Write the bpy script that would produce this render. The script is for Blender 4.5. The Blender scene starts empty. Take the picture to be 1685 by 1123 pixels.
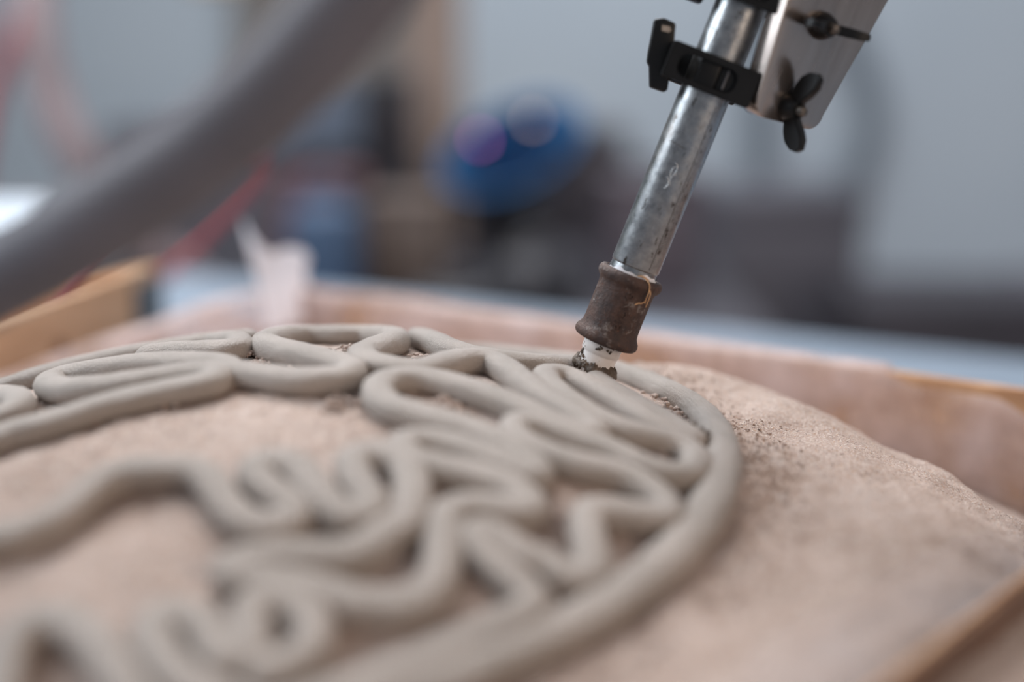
import bpy, bmesh, math, random
import numpy as np
from mathutils import Vector, Matrix

random.seed(7)
rng = np.random.default_rng(11)
scene = bpy.context.scene
COL = scene.collection

# ------------------------------------------------------------------ camera, light, exposure
cam_data = bpy.data.cameras.new('camera')
cam = bpy.data.objects.new('camera', cam_data)
COL.objects.link(cam)
cam.location = (0.0, 0.0, 1.03)
cam.rotation_euler = (math.radians(90 - 12), 0, 0)
cam_data.sensor_width = 36
cam_data.lens = 50
cam_data.clip_start = 0.02
cam_data.dof.use_dof = True
cam_data.dof.focus_distance = 0.610
cam_data.dof.aperture_fstop = 1.7
cam_data.dof.aperture_blades = 0
scene.camera = cam

world = bpy.data.worlds.new('workshop_air')
scene.world = world
world.use_nodes = True
world.node_tree.nodes['Background'].inputs[0].default_value = (0.86, 0.90, 1.0, 1)
world.node_tree.nodes['Background'].inputs[1].default_value = 0.29

def area(name, loc, target, sx, sy, power, color):
    l = bpy.data.lights.new(name, 'AREA')
    l.shape = 'RECTANGLE'; l.size = sx; l.size_y = sy; l.energy = power; l.color = color
    o = bpy.data.objects.new(name, l); COL.objects.link(o)
    o.location = loc
    d = Vector(target) - Vector(loc)
    o.rotation_euler = d.to_track_quat('-Z', 'Y').to_euler()
    return o
area('skylight', (-0.5, 2.0, 3.0), (-0.05, 0.6, 0.85), 2.0, 1.1, 84, (1.0, 0.97, 0.965))
area('back_wall_fill', (0.3, 3.9, 3.1), (0.3, 5.0, 1.0), 2.6, 0.6, 34, (0.86, 0.94, 1.0))  # unseen light added to brighten the back wall
area('window_light', (-2.2, 0.7, 2.3), (-0.1, 0.55, 0.9), 1.6, 1.4, 52, (0.84, 0.92, 1.0))
area('warm_fill', (1.25, -0.65, 1.45), (0.1, 0.6, 0.95), 1.0, 1.2, 12, (1.0, 0.75, 0.55))  # unseen warm fill added for the streak on the pipe

scene.view_settings.view_transform = 'Standard'
scene.view_settings.look = 'None'
scene.view_settings.exposure = 0.10
scene.view_settings.gamma = 1.0
scene.view_settings.use_curve_mapping = False

# ------------------------------------------------------------------ helpers
def mesh_obj(name, verts, faces, mat, parent=None, smooth=True):
    me = bpy.data.meshes.new(name)
    me.from_pydata([tuple(v) for v in verts], [], [tuple(f) for f in faces])
    me.update()
    if smooth:
        me.polygons.foreach_set('use_smooth', [True] * len(me.polygons))
    if mat: me.materials.append(mat)
    o = bpy.data.objects.new(name, me)
    COL.objects.link(o)
    if parent: o.parent = parent
    return o

def bm_obj(name, bm, mat, parent=None, smooth=False, angle=None):
    me = bpy.data.meshes.new(name)
    bmesh.ops.recalc_face_normals(bm, faces=bm.faces)
    bm.to_mesh(me); bm.free()
    if smooth or angle:
        me.polygons.foreach_set('use_smooth', [True] * len(me.polygons))
    if angle:
        me.set_sharp_from_angle(angle=math.radians(angle))
    if mat: me.materials.append(mat)
    o = bpy.data.objects.new(name, me)
    COL.objects.link(o)
    if parent: o.parent = parent
    return o

def empty(name, loc=(0, 0, 0)):
    o = bpy.data.objects.new(name, None)
    o.empty_display_size = 0.02
    COL.objects.link(o); o.location = loc
    return o

def tag(o, label=None, cat=None, group=None, kind=None):
    if label: o['label'] = label
    if cat: o['category'] = cat
    if group: o['group'] = group
    if kind: o['kind'] = kind
    return o

def box_bm(sx, sy, sz, bev=0.0, seg=2, center=(0, 0, 0), rot=None, bm=None):
    b = bmesh.new()
    bmesh.ops.create_cube(b, size=1.0)
    bmesh.ops.scale(b, vec=(sx, sy, sz), verts=b.verts)
    if bev > 0:
        bmesh.ops.bevel(b, geom=list(b.edges), offset=bev, segments=seg, affect='EDGES', profile=0.5)
    if rot is not None:
        bmesh.ops.rotate(b, cent=(0, 0, 0), matrix=rot, verts=b.verts)
    bmesh.ops.translate(b, vec=center, verts=b.verts)
    if bm is None: return b
    me = bpy.data.meshes.new('tmp'); b.to_mesh(me); b.free()
    bm.from_mesh(me); bpy.data.meshes.remove(me)
    return bm

def merge_bm(bm, other):
    me = bpy.data.meshes.new('tmp'); other.to_mesh(me); other.free()
    bm.from_mesh(me); bpy.data.meshes.remove(me)
    return bm

def lathe(profile, n=48, cap=True):
    """profile: list of (radius, z)"""
    V, F = [], []
    for r, z in profile:
        for i in range(n):
            a = 2 * math.pi * i / n
            V.append((r * math.cos(a), r * math.sin(a), z))
    for k in range(len(profile) - 1):
        for i in range(n):
            j = (i + 1) % n
            F.append((k * n + i, k * n + j, (k + 1) * n + j, (k + 1) * n + i))
    if cap:
        F.append(tuple(reversed(range(n))))
        F.append(tuple((len(profile) - 1) * n + i for i in range(n)))
    return V, F

def prism_bm(poly, y0, y1, bev=0.0, seg=2):
    """polygon in (x, z) extruded along y"""
    b = bmesh.new()
    lo = [b.verts.new((x, y0, z)) for x, z in poly]
    hi = [b.verts.new((x, y1, z)) for x, z in poly]
    b.faces.new(lo); b.faces.new(list(reversed(hi)))
    n = len(poly)
    for i in range(n):
        j = (i + 1) % n
        b.faces.new((lo[j], lo[i], hi[i], hi[j]))
    bmesh.ops.recalc_face_normals(b, faces=b.faces)
    if bev > 0:
        b.normal_update()
        es = [e for e in b.edges if len(e.link_faces) == 2 and e.calc_face_angle(0) > 0.5]
        bmesh.ops.bevel(b, geom=es, offset=bev, segments=seg, affect='EDGES', profile=0.5)
    return b

def catmull(P, step, closed=False):
    P = [np.array(p, float) for p in P]
    n = len(P); out = []
    rngk = range(n) if closed else range(n - 1)
    for k in rngk:
        if closed:
            p0, p1, p2, p3 = P[(k - 1) % n], P[k], P[(k + 1) % n], P[(k + 2) % n]
        else:
            p1, p2 = P[k], P[k + 1]
            p0 = P[k - 1] if k > 0 else 2 * p1 - p2
            p3 = P[k + 2] if k + 2 < n else 2 * p2 - p1
        m = max(2, int(np.linalg.norm(p2 - p1) / step) + 1)
        for i in range(m):
            t = i / m
            out.append(0.5 * ((2 * p1) + (-p0 + p2) * t + (2 * p0 - 5 * p1 + 4 * p2 - p3) * t * t
                              + (-p0 + 3 * p1 - 3 * p2 + p3) * t ** 3))
    if not closed: out.append(P[-1])
    return np.array(out)

def resample(P, step):
    d = np.r_[0, np.cumsum(np.linalg.norm(np.diff(P, axis=0), axis=1))]
    n = max(4, int(d[-1] / step))
    s = np.linspace(0, d[-1], n)
    return np.stack([np.interp(s, d, P[:, k]) for k in range(P.shape[1])], 1)

def smooth_path(P, it, closed=False):
    P = P.copy()
    for _ in range(it):
        if closed:
            P = 0.25 * np.roll(P, 1, 0) + 0.5 * P + 0.25 * np.roll(P, -1, 0)
        else:
            Q = P.copy()
            Q[1:-1] = 0.25 * P[:-2] + 0.5 * P[1:-1] + 0.25 * P[2:]
            P = Q
    return P

def tube(P, rad, n=16, closed=False, caps=True):
    P = np.asarray(P, float); m = len(P)
    rad = np.broadcast_to(np.asarray(rad, float), (m,))
    T = np.gradient(P, axis=0); T /= np.linalg.norm(T, axis=1)[:, None]
    up = np.array([0, 0, 1.0])
    if abs(T[0] @ up) > 0.95: up = np.array([0, 1.0, 0])
    N = up - (up @ T[0]) * T[0]; N /= np.linalg.norm(N)
    V, F = [], []
    ang = np.linspace(0, 2 * math.pi, n, endpoint=False)
    for k in range(m):
        N = N - (N @ T[k]) * T[k]; N /= np.linalg.norm(N)
        B = np.cross(T[k], N)
        V.extend(P[k] + rad[k] * (np.cos(ang)[:, None] * N + np.sin(ang)[:, None] * B))
    for k in range(m - 1):
        for i in range(n):
            j = (i + 1) % n
            F.append((k * n + i, k * n + j, (k + 1) * n + j, (k + 1) * n + i))
    if caps:
        F.append(tuple(reversed(range(n)))); F.append(tuple((m - 1) * n + i for i in range(n)))
    return V, F

def _hash(ix, iy, seed):
    h = (ix.astype(np.int64) * 374761393 + iy.astype(np.int64) * 668265263 + seed * 2147483647) & 0xFFFFFFFF
    h = ((h ^ (h >> 13)) * 1274126177) & 0xFFFFFFFF
    return ((h ^ (h >> 16)) & 0xFFFF) / 65535.0
def vnoise(x, y, scale, seed=0):
    u, v = np.asarray(x) / scale, np.asarray(y) / scale
    iu, iv = np.floor(u), np.floor(v)
    fu, fv = u - iu, v - iv
    fu = fu * fu * (3 - 2 * fu); fv = fv * fv * (3 - 2 * fv)
    a = _hash(iu, iv, seed); b = _hash(iu + 1, iv, seed); c = _hash(iu, iv + 1, seed); d = _hash(iu + 1, iv + 1, seed)
    return (a * (1 - fu) + b * fu) * (1 - fv) + (c * (1 - fu) + d * fu) * fv - 0.5
def sstep(a, b, x):
    t = np.clip((x - a) / (b - a), 0, 1); return t * t * (3 - 2 * t)

# ------------------------------------------------------------------ materials
def srgb(r, g, b):
    f = lambda c: (c / 255 / 12.92) if c <= 10 else ((c / 255 + 0.055) / 1.055) ** 2.4
    return (f(r), f(g), f(b), 1)

def mat(name, c1, c2=None, scale=8, rough=0.6, metal=0.0, bump=0.0, bump_scale=None, detail=4, coat=0.0,
        spec=0.5, stretch=None, ramp=(0.35, 0.65), bump_dist=0.001):
    m = bpy.data.materials.new(name); m.use_nodes = True
    nt = m.node_tree; b = nt.nodes['Principled BSDF']
    b.inputs['Roughness'].default_value = rough
    b.inputs['Metallic'].default_value = metal
    b.inputs['Specular IOR Level'].default_value = spec
    b.inputs['Coat Weight'].default_value = coat
    tc = nt.nodes.new('ShaderNodeTexCoord'); co = tc.outputs['Object']
    if stretch:
        mp = nt.nodes.new('ShaderNodeMapping'); mp.inputs['Scale'].default_value = stretch
        nt.links.new(co, mp.inputs['Vector']); co = mp.outputs['Vector']
    nz = nt.nodes.new('ShaderNodeTexNoise'); nz.inputs['Scale'].default_value = scale; nz.inputs['Detail'].default_value = detail
    nt.links.new(co, nz.inputs['Vector'])
    rp = nt.nodes.new('ShaderNodeValToRGB')
    rp.color_ramp.elements[0].position, rp.color_ramp.elements[1].position = ramp
    rp.color_ramp.elements[0].color = c1; rp.color_ramp.elements[1].color = c2 or c1
    nt.links.new(nz.outputs['Fac'], rp.inputs['Fac'])
    nt.links.new(rp.outputs['Color'], b.inputs['Base Color'])
    if bump > 0:
        n2 = nt.nodes.new('ShaderNodeTexNoise'); n2.inputs['Scale'].default_value = bump_scale or scale * 4
        n2.inputs['Detail'].default_value = 3
        nt.links.new(co, n2.inputs['Vector'])
        bp = nt.nodes.new('ShaderNodeBump'); bp.inputs['Strength'].default_value = bump; bp.inputs['Distance'].default_value = bump_dist
        nt.links.new(n2.outputs['Fac'], bp.inputs['Height']); nt.links.new(bp.outputs['Normal'], b.inputs['Normal'])
    return m

def mixcol(nt, fac, a, b):
    mx = nt.nodes.new('ShaderNodeMix'); mx.data_type = 'RGBA'
    for src, i in ((fac, 0), (a, 6), (b, 7)):
        if hasattr(src, 'links') or hasattr(src, 'is_linked'): nt.links.new(src, mx.inputs[i])
        else: mx.inputs[i].default_value = src
    return mx.outputs[2]

def ramp_node(nt, src, p0, p1, c0=(0, 0, 0, 1), c1=(1, 1, 1, 1)):
    rp = nt.nodes.new('ShaderNodeValToRGB')
    rp.color_ramp.elements[0].position = p0; rp.color_ramp.elements[1].position = p1
    rp.color_ramp.elements[0].color = c0; rp.color_ramp.elements[1].color = c1
    nt.links.new(src, rp.inputs['Fac']); return rp.outputs['Color']

def noise_node(nt, co, scale, detail=3, rough=0.5):
    n = nt.nodes.new('ShaderNodeTexNoise'); n.inputs['Scale'].default_value = scale
    n.inputs['Detail'].default_value = detail; n.inputs['Roughness'].default_value = rough
    nt.links.new(co, n.inputs['Vector']); return n.outputs['Fac']

def make_sand():
    m = bpy.data.materials.new('sand_grains'); m.use_nodes = True
    nt = m.node_tree; b = nt.nodes['Principled BSDF']
    b.inputs['Roughness'].default_value = 0.85; b.inputs['Specular IOR Level'].default_value = 0.25
    co = nt.nodes.new('ShaderNodeTexCoord').outputs['Object']
    big = noise_node(nt, co, 22, 4, 0.6)
    c = ramp_node(nt, big, 0.35, 0.68, SAND_A, SAND_B)
    vo = nt.nodes.new('ShaderNodeTexVoronoi'); vo.inputs['Scale'].default_value = 2000
    nt.links.new(co, vo.inputs['Vector'])
    sep = nt.nodes.new('ShaderNodeSeparateColor'); nt.links.new(vo.outputs['Color'], sep.inputs[0])
    dark = ramp_node(nt, sep.outputs[0], 0.95, 0.965)
    c = mixcol(nt, dark, c, SAND_DARK)
    orange = ramp_node(nt, sep.outputs[1], 0.93, 0.96)
    c = mixcol(nt, orange, c, SAND_ORANGE)
    light = ramp_node(nt, sep.outputs[2], 0.80, 0.88)
    c = mixcol(nt, light, c, SAND_LIGHT)
    nt.links.new(c, b.inputs['Base Color'])
    h = noise_node(nt, co, 420, 4, 0.6)
    add = nt.nodes.new('ShaderNodeMath'); add.operation = 'MULTIPLY_ADD'
    nt.links.new(vo.outputs['Distance'], add.inputs[0]); add.inputs[1].default_value = -0.6; nt.links.new(h, add.inputs[2])
    bp = nt.nodes.new('ShaderNodeBump'); bp.inputs['Strength'].default_value = 0.8; bp.inputs['Distance'].default_value = 0.0009
    nt.links.new(add.outputs[0], bp.inputs['Height']); nt.links.new(bp.outputs['Normal'], b.inputs['Normal'])
    return m

def make_clay():
    m = bpy.data.materials.new('wet_clay'); m.use_nodes = True
    nt = m.node_tree; b = nt.nodes['Principled BSDF']
    b.inputs['Specular IOR Level'].default_value = 0.5
    co = nt.nodes.new('ShaderNodeTexCoord').outputs['Object']
    c = ramp_node(nt, noise_node(nt, co, 35, 4, 0.6), 0.35, 0.66, CLAY_A, CLAY_B)
    sp = ramp_node(nt, noise_node(nt, co, 1500, 2, 0.5), 0.60, 0.72)
    c = mixcol(nt, sp, c, CLAY_SPECK)
    nt.links.new(c, b.inputs['Base Color'])
    r = ramp_node(nt, noise_node(nt, co, 60, 3), 0.3, 0.7, (0.33, 0.33, 0.33, 1), (0.50, 0.50, 0.50, 1))
    nt.links.new(r, b.inputs['Roughness'])
    bp = nt.nodes.new('ShaderNodeBump'); bp.inputs['Strength'].default_value = 0.8; bp.inputs['Distance'].default_value = 0.0013
    nt.links.new(noise_node(nt, co, 1000, 4, 0.7), bp.inputs['Height']); nt.links.new(bp.outputs['Normal'], b.inputs['Normal'])
    return m

def make_film(name, opacity, tint, rough=0.35, low=0.38):
    m = bpy.data.materials.new(name); m.use_nodes = True
    nt = m.node_tree; b = nt.nodes['Principled BSDF']; out = nt.nodes['Material Output']
    b.inputs['Base Color'].default_value = tint; b.inputs['Roughness'].default_value = rough
    b.inputs['Subsurface Weight'].default_value = 0.0
    tl = nt.nodes.new('ShaderNodeBsdfTranslucent'); tl.inputs[0].default_value = tint
    tr = nt.nodes.new('ShaderNodeBsdfTransparent'); tr.inputs[0].default_value = (1, 1, 1, 1)
    m1 = nt.nodes.new('ShaderNodeMixShader'); m1.inputs[0].default_value = 0.4
    nt.links.new(b.outputs[0], m1.inputs[1]); nt.links.new(tl.outputs[0], m1.inputs[2])
    m2 = nt.nodes.new('ShaderNodeMixShader')
    co = nt.nodes.new('ShaderNodeTexCoord').outputs['Object']
    f = ramp_node(nt, noise_node(nt, co, 20, 4), 0.36, 0.66, (opacity * low,) * 3 + (1,), (min(1, opacity * 1.65),) * 3 + (1,))
    nt.links.new(f, m2.inputs[0])
    nt.links.new(tr.outputs[0], m2.inputs[1]); nt.links.new(m1.outputs[0], m2.inputs[2])
    nt.links.new(m2.outputs[0], out.inputs['Surface'])
    return m

def make_pipe():
    m = bpy.data.materials.new('galvanised_steel'); m.use_nodes = True
    nt = m.node_tree; b = nt.nodes['Principled BSDF']; b.inputs['Metallic'].default_value = 1.0
    co = nt.nodes.new('ShaderNodeTexCoord').outputs['Object']
    c = ramp_node(nt, noise_node(nt, co, 330, 5, 0.7), 0.30, 0.70, srgb(132, 135, 138), srgb(168, 170, 171))
    mp = nt.nodes.new('ShaderNodeMapping'); mp.inputs['Scale'].default_value = (1, 1, 0.35)
    nt.links.new(co, mp.inputs[0])
    pit = ramp_node(nt, noise_node(nt, mp.outputs[0], 420, 4, 0.7), 0.59, 0.67)
    c = mixcol(nt, pit, c, srgb(70, 62, 56))
    st = ramp_node(nt, noise_node(nt, mp.outputs[0], 55, 4, 0.6), 0.56, 0.74)
    c = mixcol(nt, st, c, srgb(126, 108, 92))
    nt.links.new(c, b.inputs['Base Color'])
    r = ramp_node(nt, noise_node(nt, co, 220, 4), 0.3, 0.7, (0.26,) * 3 + (1,), (0.42,) * 3 + (1,))
    nt.links.new(r, b.inputs['Roughness'])
    bp = nt.nodes.new('ShaderNodeBump'); bp.inputs['Strength'].default_value = 0.25; bp.inputs['Distance'].default_value = 0.0004
    nt.links.new(noise_node(nt, mp.outputs[0], 500, 4), bp.inputs['Height']); nt.links.new(bp.outputs['Normal'], b.inputs['Normal'])
    return m

def make_rust():
    m = bpy.data.materials.new('rusty_cast_iron'); m.use_nodes = True
    nt = m.node_tree; b = nt.nodes['Principled BSDF']; b.inputs['Roughness'].default_value = 0.62
    b.inputs['Metallic'].default_value = 0.15
    co = nt.nodes.new('ShaderNodeTexCoord').outputs['Object']
    c = ramp_node(nt, noise_node(nt, co, 150, 5, 0.7), 0.35, 0.72, srgb(50, 38, 36), srgb(84, 60, 50))
    o = ramp_node(nt, noise_node(nt, co, 520, 4, 0.75), 0.60, 0.74); c = mixcol(nt, o, c, srgb(112, 72, 50))
    g = ramp_node(nt, noise_node(nt, co, 95, 5, 0.8), 0.57, 0.68); c = mixcol(nt, g, c, srgb(128, 120, 116))
    nt.links.new(c, b.inputs['Base Color'])
    bp = nt.nodes.new('ShaderNodeBump'); bp.inputs['Strength'].default_value = 0.8; bp.inputs['Distance'].default_value = 0.0011
    nt.links.new(noise_node(nt, co, 380, 5, 0.65), bp.inputs['Height']); nt.links.new(bp.outputs['Normal'], b.inputs['Normal'])
    return m

def make_white():
    m = bpy.data.materials.new('white_taped_plastic'); m.use_nodes = True
    nt = m.node_tree; b = nt.nodes['Principled BSDF']; b.inputs['Roughness'].default_value = 0.4
    co = nt.nodes.new('ShaderNodeTexCoord').outputs['Object']
    c = ramp_node(nt, noise_node(nt, co, 120, 3), 0.3, 0.7, srgb(214, 206, 200), srgb(232, 228, 226))
    d = ramp_node(nt, noise_node(nt, co, 260, 3, 0.6), 0.66, 0.70); c = mixcol(nt, d, c, srgb(128, 112, 98))
    nt.links.new(c, b.inputs['Base Color'])
    return m

def emit_mat(name, col, strength):
    m = bpy.data.materials.new(name); m.use_nodes = True
    b = m.node_tree.nodes['Principled BSDF']
    b.inputs['Base Color'].default_value = col
    b.inputs['Emission Color'].default_value = col; b.inputs['Emission Strength'].default_value = strength
    return m

SAND_A, SAND_B = srgb(166, 146, 135), srgb(194, 175, 165)
SAND_DARK, SAND_ORANGE, SAND_LIGHT = srgb(92, 82, 78), srgb(184, 146, 116), srgb(214, 203, 194)
CLAY_A, CLAY_B, CLAY_SPECK = srgb(160, 151, 143), srgb(177, 167, 159), srgb(199, 191, 185)
M_sand = make_sand(); M_clay = make_clay(); M_pipe = make_pipe(); M_rust = make_rust(); M_white = make_white()
M_film = make_film('cloudy_film', 0.60, srgb(226, 208, 204))
M_film2 = make_film('white_film', 0.98, srgb(248, 246, 252), low=0.85)
M_film3 = make_film('thin_film_on_sand', 0.26, srgb(214, 206, 204), 0.3)
M_wood = mat('tray_plywood', srgb(166, 124, 90), srgb(198, 158, 122), 14, 0.6, stretch=(1, 6, 10), bump=0.15)
M_wood_shaded = mat('shaded_plywood', srgb(92, 68, 54), srgb(108, 82, 66), 14, 0.5)  # plywood with the shade on the near board's sides painted in as dark brown
M_crate = mat('pale_pine', srgb(196, 156, 120), srgb(216, 180, 146), 10, 0.6, stretch=(8, 1, 8), bump=0.15)
M_black = mat('black_plastic', srgb(12, 12, 13), srgb(19, 19, 20), 90, 0.36, spec=0.3, bump=0.1, bump_scale=500, bump_dist=0.0003)
M_bracket = mat('grey_bracket_steel', srgb(96, 104, 110), srgb(112, 120, 126), 30, 0.5, metal=0.4)
M_mud = mat('dark_wet_clay', srgb(76, 65, 56), srgb(110, 97, 85), 300, 0.6, bump=0.6, bump_scale=900)
P_G = [(-251.9,612.8),(-239.9,617.3),(-230.0,620.6),(-214.8,625.1),(-200.4,629.1),(-183.8,633.5),(-170.5,636.9),(-149.5,641.0),(-128.5,644.7),(-116.5,646.9)]
P_A = [(32.1,586.9),(40.2,568.4),(51.1,553.4),(61.6,542.1),(68.1,534.0),(70.5,531.2),(66.4,531.8),(58.5,535.2),(51.2,540.6),(41.9,553.0),(31.6,565.2),(22.7,575.3),(15.1,574.1),(12.3,564.0),(16.9,549.4),(25.3,534.4),(34.1,523.8),(43.7,520.9),(53.7,522.4),(62.3,522.0),(67.0,516.8),(67.3,507.9),(62.5,497.6),(55.4,493.5),(46.0,494.1),(33.8,500.6),(20.1,505.2),(9.0,508.0),(0.5,505.9),(-0.0,496.9),(7.6,489.2),(16.7,485.0),(27.4,484.1),(37.1,484.2),(44.4,480.9),(49.9,476.1),(53.0,470.0),(53.0,467.0),(49.7,462.4),(41.7,460.8),(33.4,459.2),(26.6,457.6),(23.5,451.1),(23.8,442.6),(24.8,432.7),(24.0,425.6),(19.6,422.4),(13.4,424.0),(6.3,429.0),(6.1,426.0),(-1.1,431.2),(-7.0,435.6),(-10.9,436.6),(-13.3,432.9),(-8.8,425.5),(-2.0,418.3),(3.6,413.2),(6.4,409.0),(3.1,404.2),(-5.6,397.5),(-14.4,391.1),(-25.1,384.0),(-35.6,377.9),(-45.9,372.3),(-57.9,366.6),(-73.8,360.4)]
P_B = [(-234.7,510.4),(-220.0,508.6),(-203.5,507.9),(-189.8,508.1),(-184.8,510.1),(-168.6,513.4),(-153.5,520.8),(-137.7,526.8),(-121.3,532.1),(-114.7,536.8),(-115.7,544.7),(-125.1,549.4),(-142.5,546.8),(-160.6,546.6),(-177.8,553.3),(-189.6,569.8),(-191.2,586.0),(-174.5,584.3),(-149.9,576.3),(-128.7,566.0),(-114.1,555.0),(-111.2,547.7),(-101.1,541.8),(-85.1,533.9),(-73.4,534.0),(-64.5,537.4),(-63.1,546.3),(-68.8,554.4),(-80.5,564.9),(-92.9,577.2),(-104.6,594.3),(-107.2,617.2),(-99.3,649.4),(-81.8,650.9),(-67.8,652.3),(-55.1,636.1),(-51.6,611.1),(-56.9,589.7),(-61.7,573.4),(-59.1,560.4),(-51.8,553.6),(-42.6,551.4),(-36.5,553.3),(-26.9,568.1),(-17.3,579.2),(-8.4,579.0),(-0.8,564.7),(7.6,545.6),(19.1,530.8),(27.9,520.2),(30.4,513.1),(25.1,509.0),(16.8,512.3),(8.4,517.5),(-3.1,526.1),(-14.8,532.9),(-26.8,539.2),(-38.7,541.2),(-48.3,535.2),(-51.2,522.9),(-46.2,510.4),(-36.3,504.8),(-25.0,500.4),(-13.8,495.5),(-2.9,487.9),(3.6,481.4),(7.2,475.5),(8.8,471.9),(3.5,472.1),(-3.8,475.3),(-14.5,480.5),(-25.3,484.3),(-34.4,484.1),(-39.4,480.0),(-36.3,472.3),(-28.8,469.3),(-19.3,467.0),(-8.9,464.8),(-1.2,461.5),(4.4,456.1),(5.4,451.4),(-0.6,448.5),(-9.7,448.4),(-17.6,446.7),(-21.9,441.9),(-22.5,432.9),(-22.0,422.6),(-22.1,423.7),(-23.1,414.5),(-26.4,407.3),(-33.8,401.7),(-42.0,401.4),(-49.0,402.0),(-58.4,404.8),(-68.0,407.4),(-76.5,409.0),(-83.1,409.9),(-87.3,412.4),(-83.2,416.1),(-74.2,418.1),(-64.8,418.7),(-53.1,419.4),(-45.1,424.0),(-39.1,433.1),(-35.8,433.8),(-33.5,443.9),(-33.8,456.1),(-36.1,466.6),(-41.6,471.0),(-49.6,472.9),(-54.8,467.5),(-52.8,458.1),(-48.4,450.0),(-45.8,442.3),(-48.7,437.1),(-54.6,437.7),(-61.3,444.1),(-66.3,452.8),(-71.5,461.4),(-79.3,465.4),(-85.6,463.1),(-86.2,457.3),(-80.0,450.0),(-73.0,442.9),(-69.2,436.9),(-72.5,433.1),(-78.6,431.6),(-85.9,434.5),(-92.0,441.5),(-97.8,451.4),(-102.8,458.6),(-108.7,462.7),(-120.4,464.1),(-130.8,464.0),(-138.6,458.3),(-143.3,449.1),(-149.1,441.5),(-157.9,437.4),(-169.7,436.9),(-185.0,440.5),(-203.4,451.0)]
P_C = [(-139.0,359.6),(-143.8,373.5),(-145.6,383.4),(-145.6,390.6),(-142.3,396.0),(-135.9,397.3),(-127.7,394.1),(-120.2,387.5),(-113.9,379.9),(-107.7,372.3),(-101.8,365.2),(-94.5,358.4)]
P_D = [(-24.0,363.9),(-47.2,360.1),(-65.9,362.6),(-81.9,367.8),(-93.4,374.5),(-97.7,379.5),(-102.4,385.2),(-105.0,391.1),(-102.5,395.8),(-96.1,395.5),(-89.6,392.0),(-85.9,386.2),(-81.8,380.6),(-76.7,382.1),(-74.8,387.2),(-77.6,393.0),(-76.7,399.1),(-71.7,402.0),(-65.1,399.9),(-59.5,395.1),(-57.5,389.3),(-59.0,383.6),(-64.1,379.4),(-69.8,377.3),(-76.8,377.7)]
P_E = [(-163.4,603.3),(-149.8,602.1),(-134.6,593.4),(-120.8,589.0),(-116.0,594.7),(-122.6,618.2),(-138.7,643.2),(-152.1,640.4)]
P_F = [(-257.5,612.4),(-238.5,599.3),(-219.5,580.9),(-206.4,566.1),(-197.4,554.5),(-192.9,543.1),(-194.5,535.3),(-201.7,531.9),(-216.5,532.9)]
P_K = [(-45.1,654.1),(-36.2,623.7),(-28.3,599.9),(-18.8,588.4),(-9.8,586.2),(3.0,588.5),(16.1,597.1),(25.6,606.0),(33.7,607.1)]
# ------------------------------------------------------------------ the place: floor, walls
M_wall = mat('painted_wall', srgb(206, 214, 222), srgb(214, 221, 228), 1.2, 0.8)
M_wall2 = mat('painted_side_wall', srgb(190, 200, 196), srgb(202, 210, 204), 1.0, 0.8)
M_floor = mat('concrete_floor', srgb(112, 112, 116), srgb(134, 134, 138), 3, 0.7, bump=0.1)
tag(bm_obj('floor', box_bm(8, 9, 0.1, center=(0, 2.0, -0.05)), M_floor), kind='structure', label='grey concrete workshop floor')
tag(bm_obj('wall_back', box_bm(8, 0.12, 3.4, center=(0, 5.3, 1.7)), M_wall), kind='structure', label='pale blue grey painted back wall')
tag(bm_obj('wall_left', box_bm(0.12, 3.2, 3.4, center=(-3.0, 3.6, 1.7)), M_wall2), kind='structure', label='grey green painted side wall')
tag(bm_obj('baseboard_back', box_bm(7.9, 0.03, 0.12, center=(0, 5.225, 0.06)), M_bracket), kind='structure', label='grey skirting along the back wall')

# ------------------------------------------------------------------ work table
M_table = mat('pale_blue_laminate', srgb(114, 128, 143), srgb(126, 140, 155), 6, 0.5)
M_leg = mat('dark_table_steel', srgb(60, 62, 66), srgb(72, 74, 78), 20, 0.5, metal=0.5)
table = empty('work_table', (-0.225, 0.475, 0.0))
table.rotation_euler = (0, 0, math.radians(-29))
bm_obj('table_top', box_bm(2.5, 2.0, 0.03, 0.003, center=(0, 0, 0.735)), M_table, table)
for sx in (-1, 1):
    for sy in (-1, 1):
        bm_obj('leg', box_bm(0.05, 0.05, 0.72, 0.004, center=(sx * 1.15, sy * 0.9, 0.36)), M_leg, table)
    bm_obj('side_rail', box_bm(0.03, 1.75, 0.05, 0.003, center=(sx * 1.15, 0, 0.68)), M_leg, table)
bm_obj('cross_rail', box_bm(2.25, 0.03, 0.05, 0.003, center=(0, 0.9, 0.68)), M_leg, table)
tag(table, 'pale blue topped work table carrying the sand tray', 'table')

# ------------------------------------------------------------------ sand tray
TC = np.array([0.3326, 0.6418]); E1 = np.array([-0.810, 0.586]); E2 = np.array([-0.643, -0.766])
E1 /= np.linalg.norm(E1); E2 /= np.linalg.norm(E2)
L1, L2, RIM, TABLE = 0.615, 0.62, 0.856, 0.75
N1 = np.array([-E1[1], E1[0]]);  N1 = N1 if N1 @ E2 < 0 else -N1     # outward of the back board
N2 = np.array([-E2[1], E2[0]]);  N2 = N2 if N2 @ E1 < 0 else -N2     # outward of the near board
def tray_pt(a, b, z): p = TC + a * L1 * E1 + b * L2 * E2; return (p[0], p[1], z)

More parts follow.
